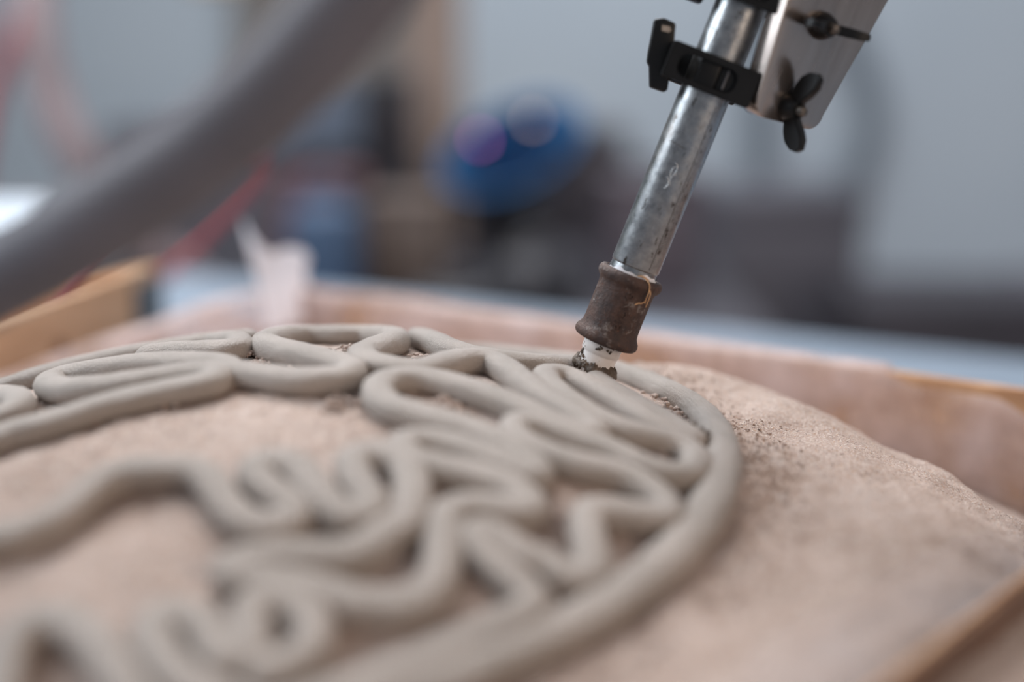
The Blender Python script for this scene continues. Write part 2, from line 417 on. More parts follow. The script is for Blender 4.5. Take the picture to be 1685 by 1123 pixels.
XA, YA, ZA, RDX, RDY = -0.08, 0.5705, 0.898, 0.4738, 0.3892
RX, RY, RR = -0.112, 0.546, 0.194
def dome(x, y): return ZA - (x - XA) ** 2 / (2 * RDX) - (y - YA) ** 2 / (2 * RDY)
def sand_base(x, y):
    dx, dy = x - RX, y - RY
    rho = np.hypot(dx, dy); phi = np.degrees(np.arctan2(dy, dx))
    k = RR / np.maximum(rho, 1e-6)
    zin = dome(x, y)
    zr = dome(RX + dx * k, RY + dy * k)
    slope = 0.15 + 0.22 * sstep(52, 85, phi) + 0.22 * (phi < -150) - 0.07 * sstep(-10, -35, phi)
    e = rho - RR
    drop = slope * e + 0.40 * 0.5 * (np.sqrt((e - 0.078) ** 2 + 0.02 ** 2) + (e - 0.078)) * sstep(70, 40, phi) * sstep(-45, -12, phi)
    w = sstep(-0.012, 0.012, e)
    z = zin * (1 - w) + (zr - drop) * w
    z = z + w * 0.0115 * np.exp(-((x - 0.085) / 0.038) ** 2 - ((y - 0.672) / 0.030) ** 2)
    return z + w * 0.004 * np.exp(-((x - 0.135) / 0.03) ** 2 - ((y - 0.64) / 0.03) ** 2)
def sand_z(x, y, fine=True):
    z = sand_base(x, y)
    rho = np.hypot(x - RX, y - RY)
    out = sstep(RR - 0.002, RR + 0.015, rho)
    z = z + out * (0.0035 * vnoise(x, y, 0.045, 1) + 0.0022 * vnoise(x, y, 0.018, 2)) + 0.0012 * vnoise(x, y, 0.03, 6)
    near = np.exp(-((rho - RR - 0.022) / 0.013) ** 2)
    z = z + near * (0.004 * vnoise(x, y, 0.009, 3) + 0.003 * vnoise(x, y, 0.0045, 4))
    z = z + 0.0055 * np.exp(-(((x - 0.192) * 0.8 + (y - 0.612) * 0.6) / 0.010) ** 2 - ((-(x - 0.192) * 0.6 + (y - 0.612) * 0.8) / 0.016) ** 2)
    z = z + 0.003 * np.exp(-(((x - 0.180) / 0.008) ** 2 + ((y - 0.585) / 0.012) ** 2))
    if fine:
        z = z + 0.0011 * vnoise(x, y, 0.006, 7) + 0.0008 * vnoise(x, y, 0.0028, 8)
    return np.maximum(z, TABLE + 0.02)

n = 400
A, B = np.meshgrid(np.linspace(0.002, 0.998, n), np.linspace(0.002, 0.998, n), indexing='ij')
SX = TC[0] + A * L1 * E1[0] + B * L2 * E2[0]; SY = TC[1] + A * L1 * E1[1] + B * L2 * E2[1]
SZ = np.minimum(sand_z(SX, SY), RIM - 0.004 + 10 * sstep(0.04, 0.14, np.minimum(np.minimum(A, 1 - A), np.minimum(B, 1 - B))))
idx = np.arange(n * n).reshape(n, n)
F = np.stack([idx[:-1, :-1], idx[:-1, 1:], idx[1:, 1:], idx[1:, :-1]], -1).reshape(-1, 4)
sand = mesh_obj('sand_bed', np.stack([SX, SY, SZ], -1).reshape(-1, 3), F.tolist(), M_sand)
tag(sand, 'beige sand heaped into a dome inside the wooden tray', 'sand', kind='stuff')

# loose crumbs of sand beside the clay
def blob_mesh(centres, radii, seed=1):
    r_ = np.random.default_rng(seed)
    b = bmesh.new(); bmesh.ops.create_icosphere(b, subdivisions=1, radius=1.0)
    base = np.array([v.co[:] for v in b.verts]); fs = [[v.index for v in f.verts] for f in b.faces]; b.free()
    V, F = [], []
    for c, r in zip(centres, radii):
        j = base * (1 + 0.35 * (r_.random((len(base), 1)) - 0.5)) * r * np.array([1, 1, 0.8]) + c
        o = len(V); V.extend(j.tolist()); F.extend([[i + o for i in f] for f in fs])
    return V, F

# tray boards (mitred simple boards with thickness outward)
tray = empty('sand_tray', tray_pt(0.5, 0.5, TABLE))
tray_inv = Matrix.Translation(tray.location).inverted()
def board(name, p, q, nrm, th, z0, z1, m=M_wood):
    p, q = np.array(p[:2]), np.array(q[:2])
    V = []
    for z in (z0, z1):
        for s in ((p, 0), (q, 0), (q, th), (p, th)):
            v = s[0] + nrm * s[1]; V.append(tray_inv @ Vector((v[0], v[1], z)))
    b = bmesh.new(); vs = [b.verts.new(v) for v in V]
    for f in ((0, 1, 2, 3), (4, 5, 6, 7), (0, 1, 5, 4), (1, 2, 6, 5), (2, 3, 7, 6), (3, 0, 4, 7)): b.faces.new([vs[i] for i in f])
    bmesh.ops.bevel(b, geom=list(b.edges), offset=0.0012, segments=2, affect='EDGES')
    return bm_obj(name, b, m, tray)
TH = 0.009
board('back_board', tray_pt(0, 0, 0), tray_pt(1, 0, 0), N1, TH, TABLE, RIM)
nb = board('near_board', tray_pt(0, 0, 0), tray_pt(0, 1, 0), N2, 0.0042, TABLE, RIM, M_wood_shaded)
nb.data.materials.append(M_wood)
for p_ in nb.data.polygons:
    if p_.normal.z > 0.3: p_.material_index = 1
board('low_board', tray_pt(1, 0, 0), tray_pt(1, 1, 0), -N2, TH, TABLE, 0.8215)
board('front_board', tray_pt(0, 1, 0), tray_pt(1, 1, 0), -N1, TH, TABLE, RIM - 0.01)
b = bmesh.new()
b.faces.new([b.verts.new(tray_inv @ Vector(tray_pt(a_, b_, TABLE + 0.004))) for a_, b_ in ((0, 0), (1, 0), (1, 1), (0, 1))])
r = bmesh.ops.extrude_face_region(b, geom=b.faces[:]); bmesh.ops.translate(b, vec=(0, 0, 0.006), verts=[v for v in r['geom'] if isinstance(v, bmesh.types.BMVert)])
bm_obj('bottom_panel', b, M_wood, tray)
tag(tray, 'shallow plywood tray holding the sand under the print', 'tray')

# ------------------------------------------------------------------ plastic film lining
film = empty('plastic_liner', tray_pt(0.9, 0.05, RIM - 0.03))
film_inv = Matrix.Translation(film.location).inverted()
def sheet(name, U, Vn, fn, m):
    V = [film_inv @ Vector(fn(u, v)) for u in U for v in Vn]
    k = len(Vn)
    F = [(i * k + j, i * k + j + 1, (i + 1) * k + j + 1, (i + 1) * k + j) for i in range(len(U) - 1) for j in range(k - 1)]
    return mesh_obj(name, V, F, m, film)
def back_film(a, v):
    # v 0..1 from inside the sand up to the rim, 1..1.6 over the rim and down outside
    top = RIM + 0.0015 - 0.006 * float(sstep(0.275, 0.235, a)) - 0.012 * float(sstep(0.175, 0.12, a)) - 0.018 * float(sstep(0.13, 0.02, a))
    wav = 0.0022 * float(vnoise(a * 0.58, 0.0, 0.05, 21)) + 0.0016 * float(vnoise(a * 0.58, v * 0.06, 0.02, 22))
    top += 0.004 * float(vnoise(a * 0.58, 3.0, 0.06, 23)) * (1 - float(sstep(0.4, 0.25, a)))
    p = TC + a * L1 * E1
    if v <= 1:
        z = TABLE + 0.02 + (top - TABLE - 0.02) * v
        off = -0.0045 + wav
    else:
        t = (v - 1) / 0.6
        over = 1 - float(sstep(0.24, 0.30, a)) * 1.0
        if over > 0.5: z = top; off = -0.0045 + wav + 0.0005 * t
        else:
            ang = min(t * 2, 1); off = -0.0045 + (TH + 0.009) * ang + wav * (1 - ang)
            z = top + 0.002 * math.sin(ang * math.pi) - 0.04 * max(0, t - 0.5) * 2
    q = p + N1 * off
    return (q[0], q[1], z)
sheet('film_sheet', np.linspace(0.004, 0.996, 150), np.r_[np.linspace(0, 1, 14), np.linspace(1.05, 1.6, 8)], back_film, M_film)
def low_film(b_, v):
    p = TC + L1 * E1 + b_ * L2 * E2
    top = float(np.interp(b_, [0, 0.05, 0.1, 0.2, 0.3, 0.36, 1.0], [0.853, 0.853, 0.8500, 0.8415, 0.8315, 0.8265, 0.8265])) + 0.002 * float(vnoise(b_ * 0.6, 1.0, 0.05, 31))
    off = 0.004 + 0.003 * float(vnoise(b_ * 0.6, v * 0.1, 0.03, 32))
    if v <= 1: z = TABLE + 0.02 + (top - TABLE - 0.02) * v
    else:
        t = (v - 1) / 0.6; off = off - (TH + 0.012) * min(1, 2 * t); z = top - 0.05 * max(0, t - 0.5)
    q = p + N2 * off
    return (q[0], q[1], z)
sheet('film_sheet', np.linspace(0.004, 0.97, 90), np.r_[np.linspace(0, 1, 10), np.linspace(1.05, 1.6, 8)], low_film, M_film)
def near_film(b_, v):
    # over the near rim and lying on the sand
    p = TC + b_ * L2 * E2
    if v < 0.3:
        t = v / 0.3; off = -0.001 - 0.002 * t; z = RIM - 0.0005 - 0.006 * t
        q = p + N2 * off
    else:
        t = (v - 0.3) / 0.7
        wdt = 0.030 + 0.010 * float(vnoise(b_ * 0.6, 5.0, 0.05, 41))
        off = -0.003 - wdt * t
        q = p + N2 * off
        z0 = min(float(sand_z(q[0], q[1], False)), RIM - 0.002) + 0.0022 + 0.0012 * float(vnoise(b_ * 0.6, t * 0.03, 0.02, 42))
        k = float(sstep(0, 0.25, t)); z = (RIM - 0.0065) * (1 - k) + z0 * k
        z += 0.0030 * float(sstep(0.80, 1.0, t)) * (0.6 + float(vnoise(b_ * 0.6, 7.0, 0.03, 43)))
    return (q[0], q[1], z)
sheet('film_sheet', np.linspace(0.004, 0.996, 130), np.linspace(0, 1, 26), near_film, M_film3)
# torn upright flap at the back corner
out = [(0.41, 0.0), (0.33, 0.25), (0.27, 0.42), (0.18, 0.66), (0.06, 0.85), (0.0, 1.0), (0.10, 0.96), (0.18, 0.86), (0.34, 0.77), (0.52, 0.735), (0.70, 0.755), (0.86, 0.73), (0.98, 0.66), (0.95, 0.52), (0.97, 0.36), (1.0, 0.15), (1.02, 0.0)]
left = [(0.30, 0.0), (0.33, 0.15), (0.30, 0.3), (0.24, 0.48), (0.17, 0.62), (0.10, 0.76), (0.03, 0.88), (0.0, 0.98), (0.03, 1.0)]
def flap(u, v):
    # u 0..1 left to right, v 0..1 bottom to top along each edge
    hl, hr = 1.0, 0.70
    xl = np.interp(v, [0, 0.15, 0.3, 0.5, 0.62, 0.76, 0.88, 1.0], [0.36, 0.35, 0.31, 0.24, 0.18, 0.11, 0.04, 0.0])
    top = np.interp(u, [0, 0.04, 0.12, 0.25, 0.42, 0.6, 0.72, 0.9, 1.0], [1.0, 0.97, 0.86, 0.76, 0.70, 0.735, 0.72, 0.69, 0.62])
    x0 = np.interp(v * top, [0, 0.15, 0.3, 0.5, 0.62, 0.76, 0.88, 1.0], [0.36, 0.35, 0.31, 0.24, 0.18, 0.11, 0.04, 0.0])
    x1 = np.interp(v * 0.62, [0, 0.3, 0.5, 0.62], [1.05, 0.98, 0.93, 1.0])
    x = x0 + (x1 - x0) * u
    z = 0.832 + 0.076 * v * top
    y = 0.972 - 0.010 * math.sin(x * 5) + 0.012 * v
    return (-0.187 + 0.0445 * x + 0.000, y - 0.002 * v, z)
sheet('film_flap', np.linspace(0, 1, 26), np.linspace(0, 1, 20), flap, M_film2)
tag(film, 'cloudy plastic film lining the tray walls with a torn upright flap', 'plastic film')

# sand spilled on the table against the near board
n2 = 90
A, B = np.meshgrid(np.linspace(0, 1, 50), np.linspace(0, 1, n2), indexing='ij')
px_ = TC[0] + B * L2 * 1.0 * E2[0] + (0.0044 + A * 0.22) * N2[0]; py_ = TC[1] + B * L2 * E2[1] + (0.0044 + A * 0.22) * N2[1]
pz_ = np.maximum(TABLE + 0.0005, 0.8425 - 0.30 * A * 0.22 - 0.9 * np.maximum(A * 0.22 - 0.10, 0) + 0.004 * vnoise(px_, py_, 0.03, 51) * (0.4 + A) + 0.0012 * vnoise(px_, py_, 0.006, 52))
idx = np.arange(50 * n2).reshape(50, n2)
top_f = np.stack([idx[:-1, :-1], idx[:-1, 1:], idx[1:, 1:], idx[1:, :-1]], -1).reshape(-1, 4).tolist()
spill = mesh_obj('spilled_sand', np.stack([px_, py_, pz_], -1).reshape(-1, 3), top_f, M_sand)
tag(spill, 'pale sand banked outside against the near edge of the tray', 'sand', kind='stuff')

# ------------------------------------------------------------------ printed clay
clay = empty('clay_print', (RX, RY, float(dome(RX, RY))))
CO = np.array(clay.location)
def bead(name, P, w, h, lift, closed=False, smooth_it=3, seed=0, ridges=0.0, nseg=22, step=0.0016, zoff=None):
    Q = catmull([(x / 1000, y / 1000) for x, y in P], step, closed)
    Q = resample(Q, step)
    Q = smooth_path(Q, smooth_it, closed)
    m = len(Q)
    z = sand_base(Q[:, 0], Q[:, 1]) if zoff is None else sand_base(Q[:, 0], Q[:, 1]) + zoff(np.linspace(0, 1, m))
    C = np.c_[Q, z]
    if closed: T = np.roll(C, -1, 0) - np.roll(C, 1, 0)
    else: T = np.gradient(C, axis=0)
    T /= np.linalg.norm(T, axis=1)[:, None]
    Nn = np.stack([(Q[:, 0] - XA) / RDX, (Q[:, 1] - YA) / RDY, np.ones(m)], 1); Nn /= np.linalg.norm(Nn, axis=1)[:, None]
    Lt = np.cross(T, Nn); Lt /= np.linalg.norm(Lt, axis=1)[:, None]
    s = np.arange(m) * step
    ww = w * (1 + 0.05 * 2 * vnoise(s, s * 0, 0.03, seed + 1)); hh = h * (1 + 0.05 * 2 * vnoise(s, s * 0, 0.025, seed + 2))
    k = np.ones(m)
    if not closed:
        ln = w * 0.55
        d = np.minimum(s, s[-1] - s); k = np.sqrt(np.clip(1 - (1 - np.clip(d / ln, 0, 1)) ** 2, 0.02, 1))
    th = np.linspace(0, 2 * math.pi, nseg, endpoint=False)
    ct, st = np.cos(th), np.sin(th); ex = 2 / 2.35
    cx = np.sign(ct) * np.abs(ct) ** ex; cz = np.sign(st) * np.abs(st) ** ex
    V = np.zeros((m, nseg, 3))
    for i in range(nseg):
        bump = 0.00022 * 2 * vnoise(s, th[i] + s * 0, 0.006, seed + 5 + i // 2)
        g = 1.0
        if ridges and st[i] > -0.2: g = 1 + ridges * (1 if i % 2 else -1)
        V[:, i] = C + Lt * ((ww / 2 * k * cx[i] * g) + bump * cx[i])[:, None] + Nn * (lift + hh / 2 * k * cz[i] * g + bump)[:, None]
    V = V.reshape(-1, 3) - CO
    Fc = []
    for a_ in range(m if closed else m - 1):
        c_ = (a_ + 1) % m
        for i in range(nseg):
            j = (i + 1) % nseg
            Fc.append((a_ * nseg + i, a_ * nseg + j, c_ * nseg + j, c_ * nseg + i))
    if not closed:
        Fc.append(tuple(reversed(range(nseg)))); Fc.append(tuple((m - 1) * nseg + i for i in range(nseg)))
    o = mesh_obj(name, V, Fc, M_clay, clay)
    return o, Q
BW, BH, BL = 0.0130, 0.0108, 0.0044
ringP = []
for i in range(96):
    a_ = 2 * math.pi * i / 96
    rr = RR - 0.0015 + 0.0012 * math.sin(3 * a_ + 1) + 0.0008 * math.sin(7 * a_)
    ringP.append((1000 * (RX + rr * math.cos(a_)), 1000 * (RY + rr * math.sin(a_))))
bead('outer_ring', ringP, 0.0150, 0.0104, 0.0038, closed=True, seed=100, ridges=0.028, nseg=48)
ALLQ = []
for nm_, P_ in (('winding_bead', P_A), ('winding_bead', P_B), ('looped_bead', P_C), ('coiled_bead', P_D), ('looped_bead', P_E), ('looped_bead', P_F), ('linking_bead', P_K), ('parallel_bead', P_G)):
    o, Q = bead(nm_, P_, BW * (0.93 if P_ is P_A else 1.0), BH, BL, seed=len(ALLQ) * 37 + 3)
    ALLQ.append(Q)
# clay shred torn on the ring
cs, rs = [], []
r_ = np.random.default_rng(5)
for i in range(26):
    x, y = 0.0735 + r_.normal(0, 0.0022), 0.535 + r_.normal(0, 0.004)
    cs.append(np.array([x, y, float(sand_base(np.array(x), np.array(y))) + 0.0075 + r_.random() * 0.0015]) - CO); rs.append(0.0006 + 0.0011 * r_.random())
V, F = blob_mesh(cs, rs, 3)
tag(mesh_obj('clay_shred', V, F, M_mud, clay), 'torn shred of clay on the ring')
tag(clay, 'grey clay beads looping in meanders inside a ring on sand', 'clay print')

# crumbs of sand pushed up along the beads
cs, rs = [], []
r_ = np.random.default_rng(9)
for Q in ALLQ:
    for q in Q[::2]:
        for _ in range(5):
            a_ = r_.random() * 2 * math.pi; d = 0.0055 + abs(r_.normal(0, 0.0022))
            x, y = q[0] + d * math.cos(a_), q[1] + d * math.sin(a_)
            if vnoise(np.array(x), np.array(y), 0.012, 61) < 0.02: continue
            r0 = 0.0004 + 0.0013 * r_.random() ** 3
            cs.append((x, y, float(sand_base(np.array(x), np.array(y))) + r0 * 0.7 + 0.0008 * r_.random())); rs.append(r0)
CLUMPS = [(-0.0397, 0.5943), (-0.0374, 0.5864), (-0.0627, 0.6028), (-0.0721, 0.6092), (-0.0658, 0.5949), (-0.1113, 0.5903), (-0.1048, 0.5751), (-0.0877, 0.5670), (-0.0262, 0.5274), (-0.0226, 0.5247), (-0.0103, 0.5528), (0.0042, 0.5491), (0.0319, 0.5672), (0.0366, 0.5619), (0.0404, 0.5532), (0.0504, 0.5845), (0.0552, 0.5812), (0.0618, 0.5644), (0.0580, 0.6357), (0.0620, 0.6241), (0.0660, 0.6052), (0.0689, 0.5874), (0.0713, 0.5773), (0.0541, 0.5170), (0.0572, 0.5158), (0.0115, 0.4463), (0.0127, 0.4537), (-0.0352, 0.5224), (-0.1964, 0.5618), (0.0400, 0.5394), (0.0609, 0.4906), (0.0184, 0.4413), (-0.0648, 0.5200), (-0.1074, 0.5525)]
for cx_, cy_ in CLUMPS:
    for _ in range(34):
        dx_, dy_ = r_.normal(0, 0.0034), r_.normal(0, 0.0034)
        r0 = 0.0005 + 0.0011 * r_.random() ** 2
        hgt = 0.0030 * math.exp(-(dx_ * dx_ + dy_ * dy_) / 0.000016) * r_.random()
        cs.append((cx_ + dx_, cy_ + dy_, float(sand_base(np.array(cx_ + dx_), np.array(cy_ + dy_))) + r0 * 0.6 + hgt)); rs.append(r0)
for i in range(2600):
    a_ = math.radians(r_.uniform(-75, 75)); e = RR + 0.009 + abs(r_.normal(0, 0.012))
    x, y = RX + e * math.cos(a_), RY + e * math.sin(a_)
    r0 = 0.0003 + 0.0006 * r_.random() ** 2
    cs.append((x, y, float(sand_z(np.array(x), np.array(y))) + r0 * 0.4)); rs.append(r0)
V, F = blob_mesh(cs, rs, 2)
tag(mesh_obj('sand_crumbs', V, F, M_sand, sand), kind='stuff')

# ------------------------------------------------------------------ extruder
PX = 0.0002620          # metres per unit used in the extruder's own measurements
ext = empty('clay_extruder')
ax_x = Vector((0.93041757, -0.07619989, -0.3584923)); ax_y = Vector((0.06364227, 0.99687866, -0.04671832)); ax_z = Vector((0.36093325, 0.02065228, 0.93236295))
ext.matrix_world = Matrix((
    (ax_x[0], ax_y[0], ax_z[0], 0.0347), (ax_x[1], ax_y[1], ax_z[1], 0.5968), (ax_x[2], ax_y[2], ax_z[2], 0.8899), (0, 0, 0, 1)))
def lobj(name, profile, m, parent, n=56):
    V, F = lathe([(r * PX, z * PX) for r, z in profile], n)
    return mesh_obj(name, V, F, m, parent)
# nozzle of white taped plastic
noz = lobj('nozzle', [(27, -2), (29.5, 0), (30, 6), (30.5, 30), (30.5, 33), (32.2, 34), (32.6, 48), (33, 62), (33, 75)], M_white, ext)
tag(noz, 'white taped plastic nozzle smeared with clay')
# dark clay collar on the tip
V, F = [], []
nu, nv = 90, 12
r_ = np.random.default_rng(3)
for i in range(nu):
    a_ = 2 * math.pi * i / nu
    n1 = float(vnoise(np.array(a_ * 10), np.array(0.0), 2.0, 71)); n2_ = float(vnoise(np.array(a_ * 10), np.array(0.0), 0.7, 72))
    rad = 6.0 + 7 * n1 + 5 * n2_ + 5.0 * max(0, math.cos(a_ + 0.6)) ** 2; tall = 1.0 + 1.4 * n1 + 1.5 * n2_
    for j in range(nv):
        b_ = 2 * math.pi * j / nv
        jit = 1 + 0.35 * (r_.random() - 0.5)
        R_ = 30 + max(2.2, rad) * math.cos(b_) * jit; z_ = 7 - 2 * math.cos(a_) + max(3, 8 * tall) * math.sin(b_) * jit
        V.append((R_ * PX * math.cos(a_), R_ * PX * math.sin(a_), z_ * PX))
for i in range(nu):
    for j in range(nv):
        F.append((i * nv + j, ((i + 1) % nu) * nv + j, ((i + 1) % nu) * nv + (j + 1) % nv, i * nv + (j + 1) % nv))
tag(mesh_obj('clay_residue', V, F, M_mud, noz), 'dark crumbly clay stuck around the nozzle tip')
cs, rs = [], []
for a0, z0, k in ((-1.75, 45, 5), (-1.15, 47, 5), (-2.6, 20, 7), (-2.75, 30, 3), (-0.5, 5, 12), (-0.2, 9, 9), (-0.9, 10, 10), (-2.2, 12, 6)):
    for i in range(k):
        a_ = a0 + r_.normal(0, 0.11); z_ = z0 + r_.normal(0, 2.2)
        rr = (32.5 if z0 > 33 else 31.5) + (3 if z0 < 15 else 0)
        cs.append(np.array([rr * math.cos(a_), rr * math.sin(a_), z_]) * PX); rs.append((1.2 + 2.2 * r_.random()) * PX * (1.6 if z0 < 15 else 1))
V, F = blob_mesh(cs, rs, 8)
mesh_obj('clay_smear', V, F, M_mud, noz)
# rusty coupling
prof = [(33, 52), (46, 52), (50.5, 53.5), (53.6, 57.5), (54.2, 62), (53, 67), (50, 71), (47.6, 76), (46.6, 84), (46.4, 100), (46.4, 140), (46.8, 150), (48.2, 154), (51.5, 157), (54, 161.5), (54.6, 166), (53.6, 170.5), (50.5, 174), (45.5, 175), (42.5, 172), (41.5, 165)]
cpl = lobj('coupling', prof, M_rust, ext, 72)
tag(cpl, 'rusty cast iron pipe coupling with raised lettering')
# moulded lettering, wrapped on the coupling
def lettering(txt, height, z_start, ang, rad, depth, m, parent):
    cu = bpy.data.curves.new('letters', 'FONT'); cu.body = txt; cu.size = height; cu.extrude = depth; cu.resolution_u = 3; cu.space_character = 1.25
    to = bpy.data.objects.new('letters', cu); COL.objects.link(to)
    dg = bpy.context.evaluated_depsgraph_get(); dg.update()
    me = bpy.data.meshes.new_from_object(to.evaluated_get(dg))
    bpy.data.objects.remove(to)
    b = bmesh.new(); b.from_mesh(me); bpy.data.meshes.remove(me)
    bmesh.ops.subdivide_edges(b, edges=[e for e in b.edges if e.calc_length() > height * 0.3], cuts=2)
    for v in b.verts:
        x, y, z = v.co
        a_ = ang - (y) / rad          # text reads upward along the pipe
        R_ = rad + z
        v.co = (R_ * math.cos(a_), R_ * math.sin(a_), z_start + x)
    return bm_obj('lettering', b, m, parent)
lettering('BICNG', 0.0048, 84 * PX, math.radians(-73), 46.2 * PX, 0.0005, M_rust, cpl)
# hemp fibre
M_hemp = mat('hemp_fibre', srgb(196, 150, 108), srgb(214, 172, 130), 200, 0.8)
def cylp(r, deg, z): a_ = math.radians(deg); return (r * PX * math.cos(a_), r * PX * math.sin(a_), z * PX)
fib = bmesh.new()
for pts in ([(44, -72, 178), (47, -66, 178), (55, -58, 172), (56, -54, 160), (52, -50, 148), (51, -47, 140)], [(55, -56, 166), (57, -50, 158), (53, -44, 142), (50, -40, 134)], [(51, -48, 144), (52, -55, 139), (51, -62, 137), (51, -67, 133)], [(44, -80, 177), (46, -70, 180), (46, -60, 178), (45, -52, 176)]):
    V, F = tube(catmull([cylp(*p) for p in pts], 0.0006), 0.00024, 6)
    vs = [fib.verts.new(v) for v in V]
    for f in F: fib.faces.new([vs[i] for i in f])
tag(bm_obj('hemp_strand', fib, M_hemp, cpl, smooth=True), 'pale loose hemp fibre hanging over the coupling')
# pipe
prof = [(30, 150), (38.5, 150)]
for i in range(7): prof += [(39.4, 168 + i * 2.6), (37.8, 169.3 + i * 2.6)]
prof += [(40, 187), (40.6, 189), (40.6, 640), (40.6, 1098), (36, 1100), (36, 1060)]
pipe = lobj('pipe', prof, M_pipe, ext, 72)
tag(pipe, 'scuffed galvanised steel feed pipe')
# thread tape
M_tape = mat('white_thread_tape', srgb(214, 214, 220), srgb(236, 236, 240), 120, 0.4)
V, F = [], []
for i in range(60):
    a_ = 2 * math.pi * i / 60
    for z_, r0 in ((171, 41.2), (177 + 2.2 * math.sin(5 * a_) + 1.6 * math.sin(11 * a_ + 1) + 3 * math.cos(a_ + 0.9), 40.4)):
        V.append((r0 * PX * math.cos(a_), r0 * PX * math.sin(a_), z_ * PX))
F = [(2 * i, 2 * ((i + 1) % 60), 2 * ((i + 1) % 60) + 1, 2 * i + 1) for i in range(60)]
mesh_obj('thread_tape', V, F, M_tape, pipe)
# seam and scratches on the pipe
M_seam = mat('dark_scratch', srgb(64, 58, 52), srgb(84, 76, 68), 300, 0.7, metal=0.4)
V, F = tube([cylp(40.55, -58 + 0.6 * math.sin(z * 0.02), z) for z in range(192, 470, 6)], 0.00013, 6)
mesh_obj('weld_seam', V, F, M_seam, pipe)
M_shine = mat('bright_scratch', srgb(214, 218, 220), srgb(226, 230, 232), 300, 0.3, metal=0.7)
for a0, z0, sp in ((-97, 355, 1), (-90, 350, -1), (-104, 330, 1), (-85, 338, -1)):
    V, F = tube([cylp(40.6, a0 + sp * 9 * math.sin(t * 2.2), z0 + 10 * math.cos(t * 2.2)) for t in np.linspace(0, 1.2, 12)], 0.00014, 5)
    mesh_obj('scratch', V, F, M_shine, pipe)
V, F = tube([cylp(40.6, d, 395 - (d + 128) * 0.12 + 1.5 * math.sin(d * 0.7)) for d in range(-128, -84, 3)], 0.00013, 5)
mesh_obj('scratch', V, F, M_seam, pipe)

# clamps: black frame with a stadium window, jaw, lever
def rrect(cx, cz, hw, hh, r, n=8):
    P = []
    for (sx, sz, a0) in ((1, 1, 0), (-1, 1, 90), (-1, -1, 180), (1, -1, 270)):
        for i in range(n + 1):
            a_ = math.radians(a0 + 90 * i / n)
            P.append((cx + sx * (hw - r) + r * math.cos(a_), cz + sz * (hh - r) + r * math.sin(a_)))
    return P
def window_frame_bm(outer, inner, y0, y1):
    b = bmesh.new(); n = len(outer)
    rows = []
    for loop, y in ((outer, y0), (outer, y1), (inner, y1), (inner, y0)):
        rows.append([b.verts.new((x, y, z)) for x, z in loop])
    for k in range(4):
        A_, B_ = rows[k], rows[(k + 1) % 4]
        for i in range(n):
            j = (i + 1) % n
            b.faces.new((A_[i], A_[j], B_[j], B_[i]))
    bmesh.ops.recalc_face_normals(b, faces=b.faces)
    b.normal_update()
    es = [e for e in b.edges if e.calc_face_angle(0) > 0.9]
    bmesh.ops.bevel(b, geom=es, offset=1.6 * PX, segments=2, affect='EDGES')
    return b
def pxs(P): return [(x * PX, z * PX) for x, z in P]
LEVER_PX = [(1069, 48), (1084, 46), (1103, 55), (1101, 84), (1095, 117), (1096, 126), (1091, 158), (1086, 161), (1063, 153), (1062, 120), (1058, 113), (1060, 98)]
def to_local(p): dx, dy = p[0] - 975, p[1] - 612; return (0.9304 * dx + 0.3665 * dy, 0.3665 * dx - 0.9304 * dy)
for zc in (511, 658):
    fr = bm_obj('clamp', window_frame_bm(pxs(rrect(-6, zc, 72, 29, 6)), pxs(rrect(-13, zc - 1, 47, 18.5, 15)), -60 * PX, -46 * PX), M_black, ext, angle=40)
    tag(fr, 'black pipe clamp with slotted window')
    bm_obj('end_plate', box_bm(12 * PX, 104 * PX, 58 * PX, 4 * PX, center=(-73 * PX, 0, zc * PX)), M_black, fr, angle=40)
    bm_obj('rear_bar', box_bm(130 * PX, 12 * PX, 58 * PX, 4 * PX, center=(-12 * PX, 52 * PX, zc * PX)), M_black, fr, angle=40)
    jw = bm_obj('jaw', box_bm(34 * PX, 12 * PX, 52 * PX, 4 * PX, 3, center=(-11 * PX, -47 * PX, zc * PX)), M_black, fr, angle=40)
    bm_obj('jaw_pad', box_bm(36 * PX, 14 * PX, 52 * PX, 3 * PX, 2, center=(24 * PX, -42 * PX, zc * PX)), M_black, fr, angle=40)
    M_pin = bpy.data.materials.get('clamp_pin') or mat('clamp_pin', srgb(92, 92, 95), srgb(110, 110, 113), 100, 0.5, metal=0.8)
    bm_obj('pin', box_bm(3.2 * PX, 4 * PX, 32 * PX, 1 * PX, center=(18 * PX, -50 * PX, zc * PX)), M_pin, fr)
    dz = zc - 511
    poly = [((x) * PX, (z + dz) * PX) for x, z in map(to_local, LEVER_PX)]
    bm_obj('lever', prism_bm(poly, -22 * PX, 14 * PX, 3.2 * PX, 3), M_black, fr, angle=45)
    b = bmesh.new(); bmesh.ops.create_cone(b, cap_ends=True, segments=20, radius1=11 * PX, radius2=11 * PX, depth=30 * PX)
    bmesh.ops.rotate(b, cent=(0, 0, 0), matrix=Matrix.Rotation(math.radians(90), 3, 'Y'), verts=b.verts)
    bmesh.ops.translate(b, vec=(-84 * PX, -4 * PX, zc * PX), verts=b.verts)
    bm_obj('lever_stud', b, M_black, fr, angle=40)
# worn paint chip on the lever of the lower clamp
M_chip = mat('worn_metal_chip', srgb(150, 138, 126), srgb(176, 164, 152), 400, 0.5, metal=0.4)
cp = [to_local(p) for p in ((1081, 57), (1094, 60), (1096, 66), (1092, 69), (1081, 66))]
bm_obj('paint_chip', prism_bm(pxs(cp), -22.6 * PX, -21 * PX), M_chip, ext.children[-1] if False else [c for c in ext.children if c.name.startswith('clamp')][0])

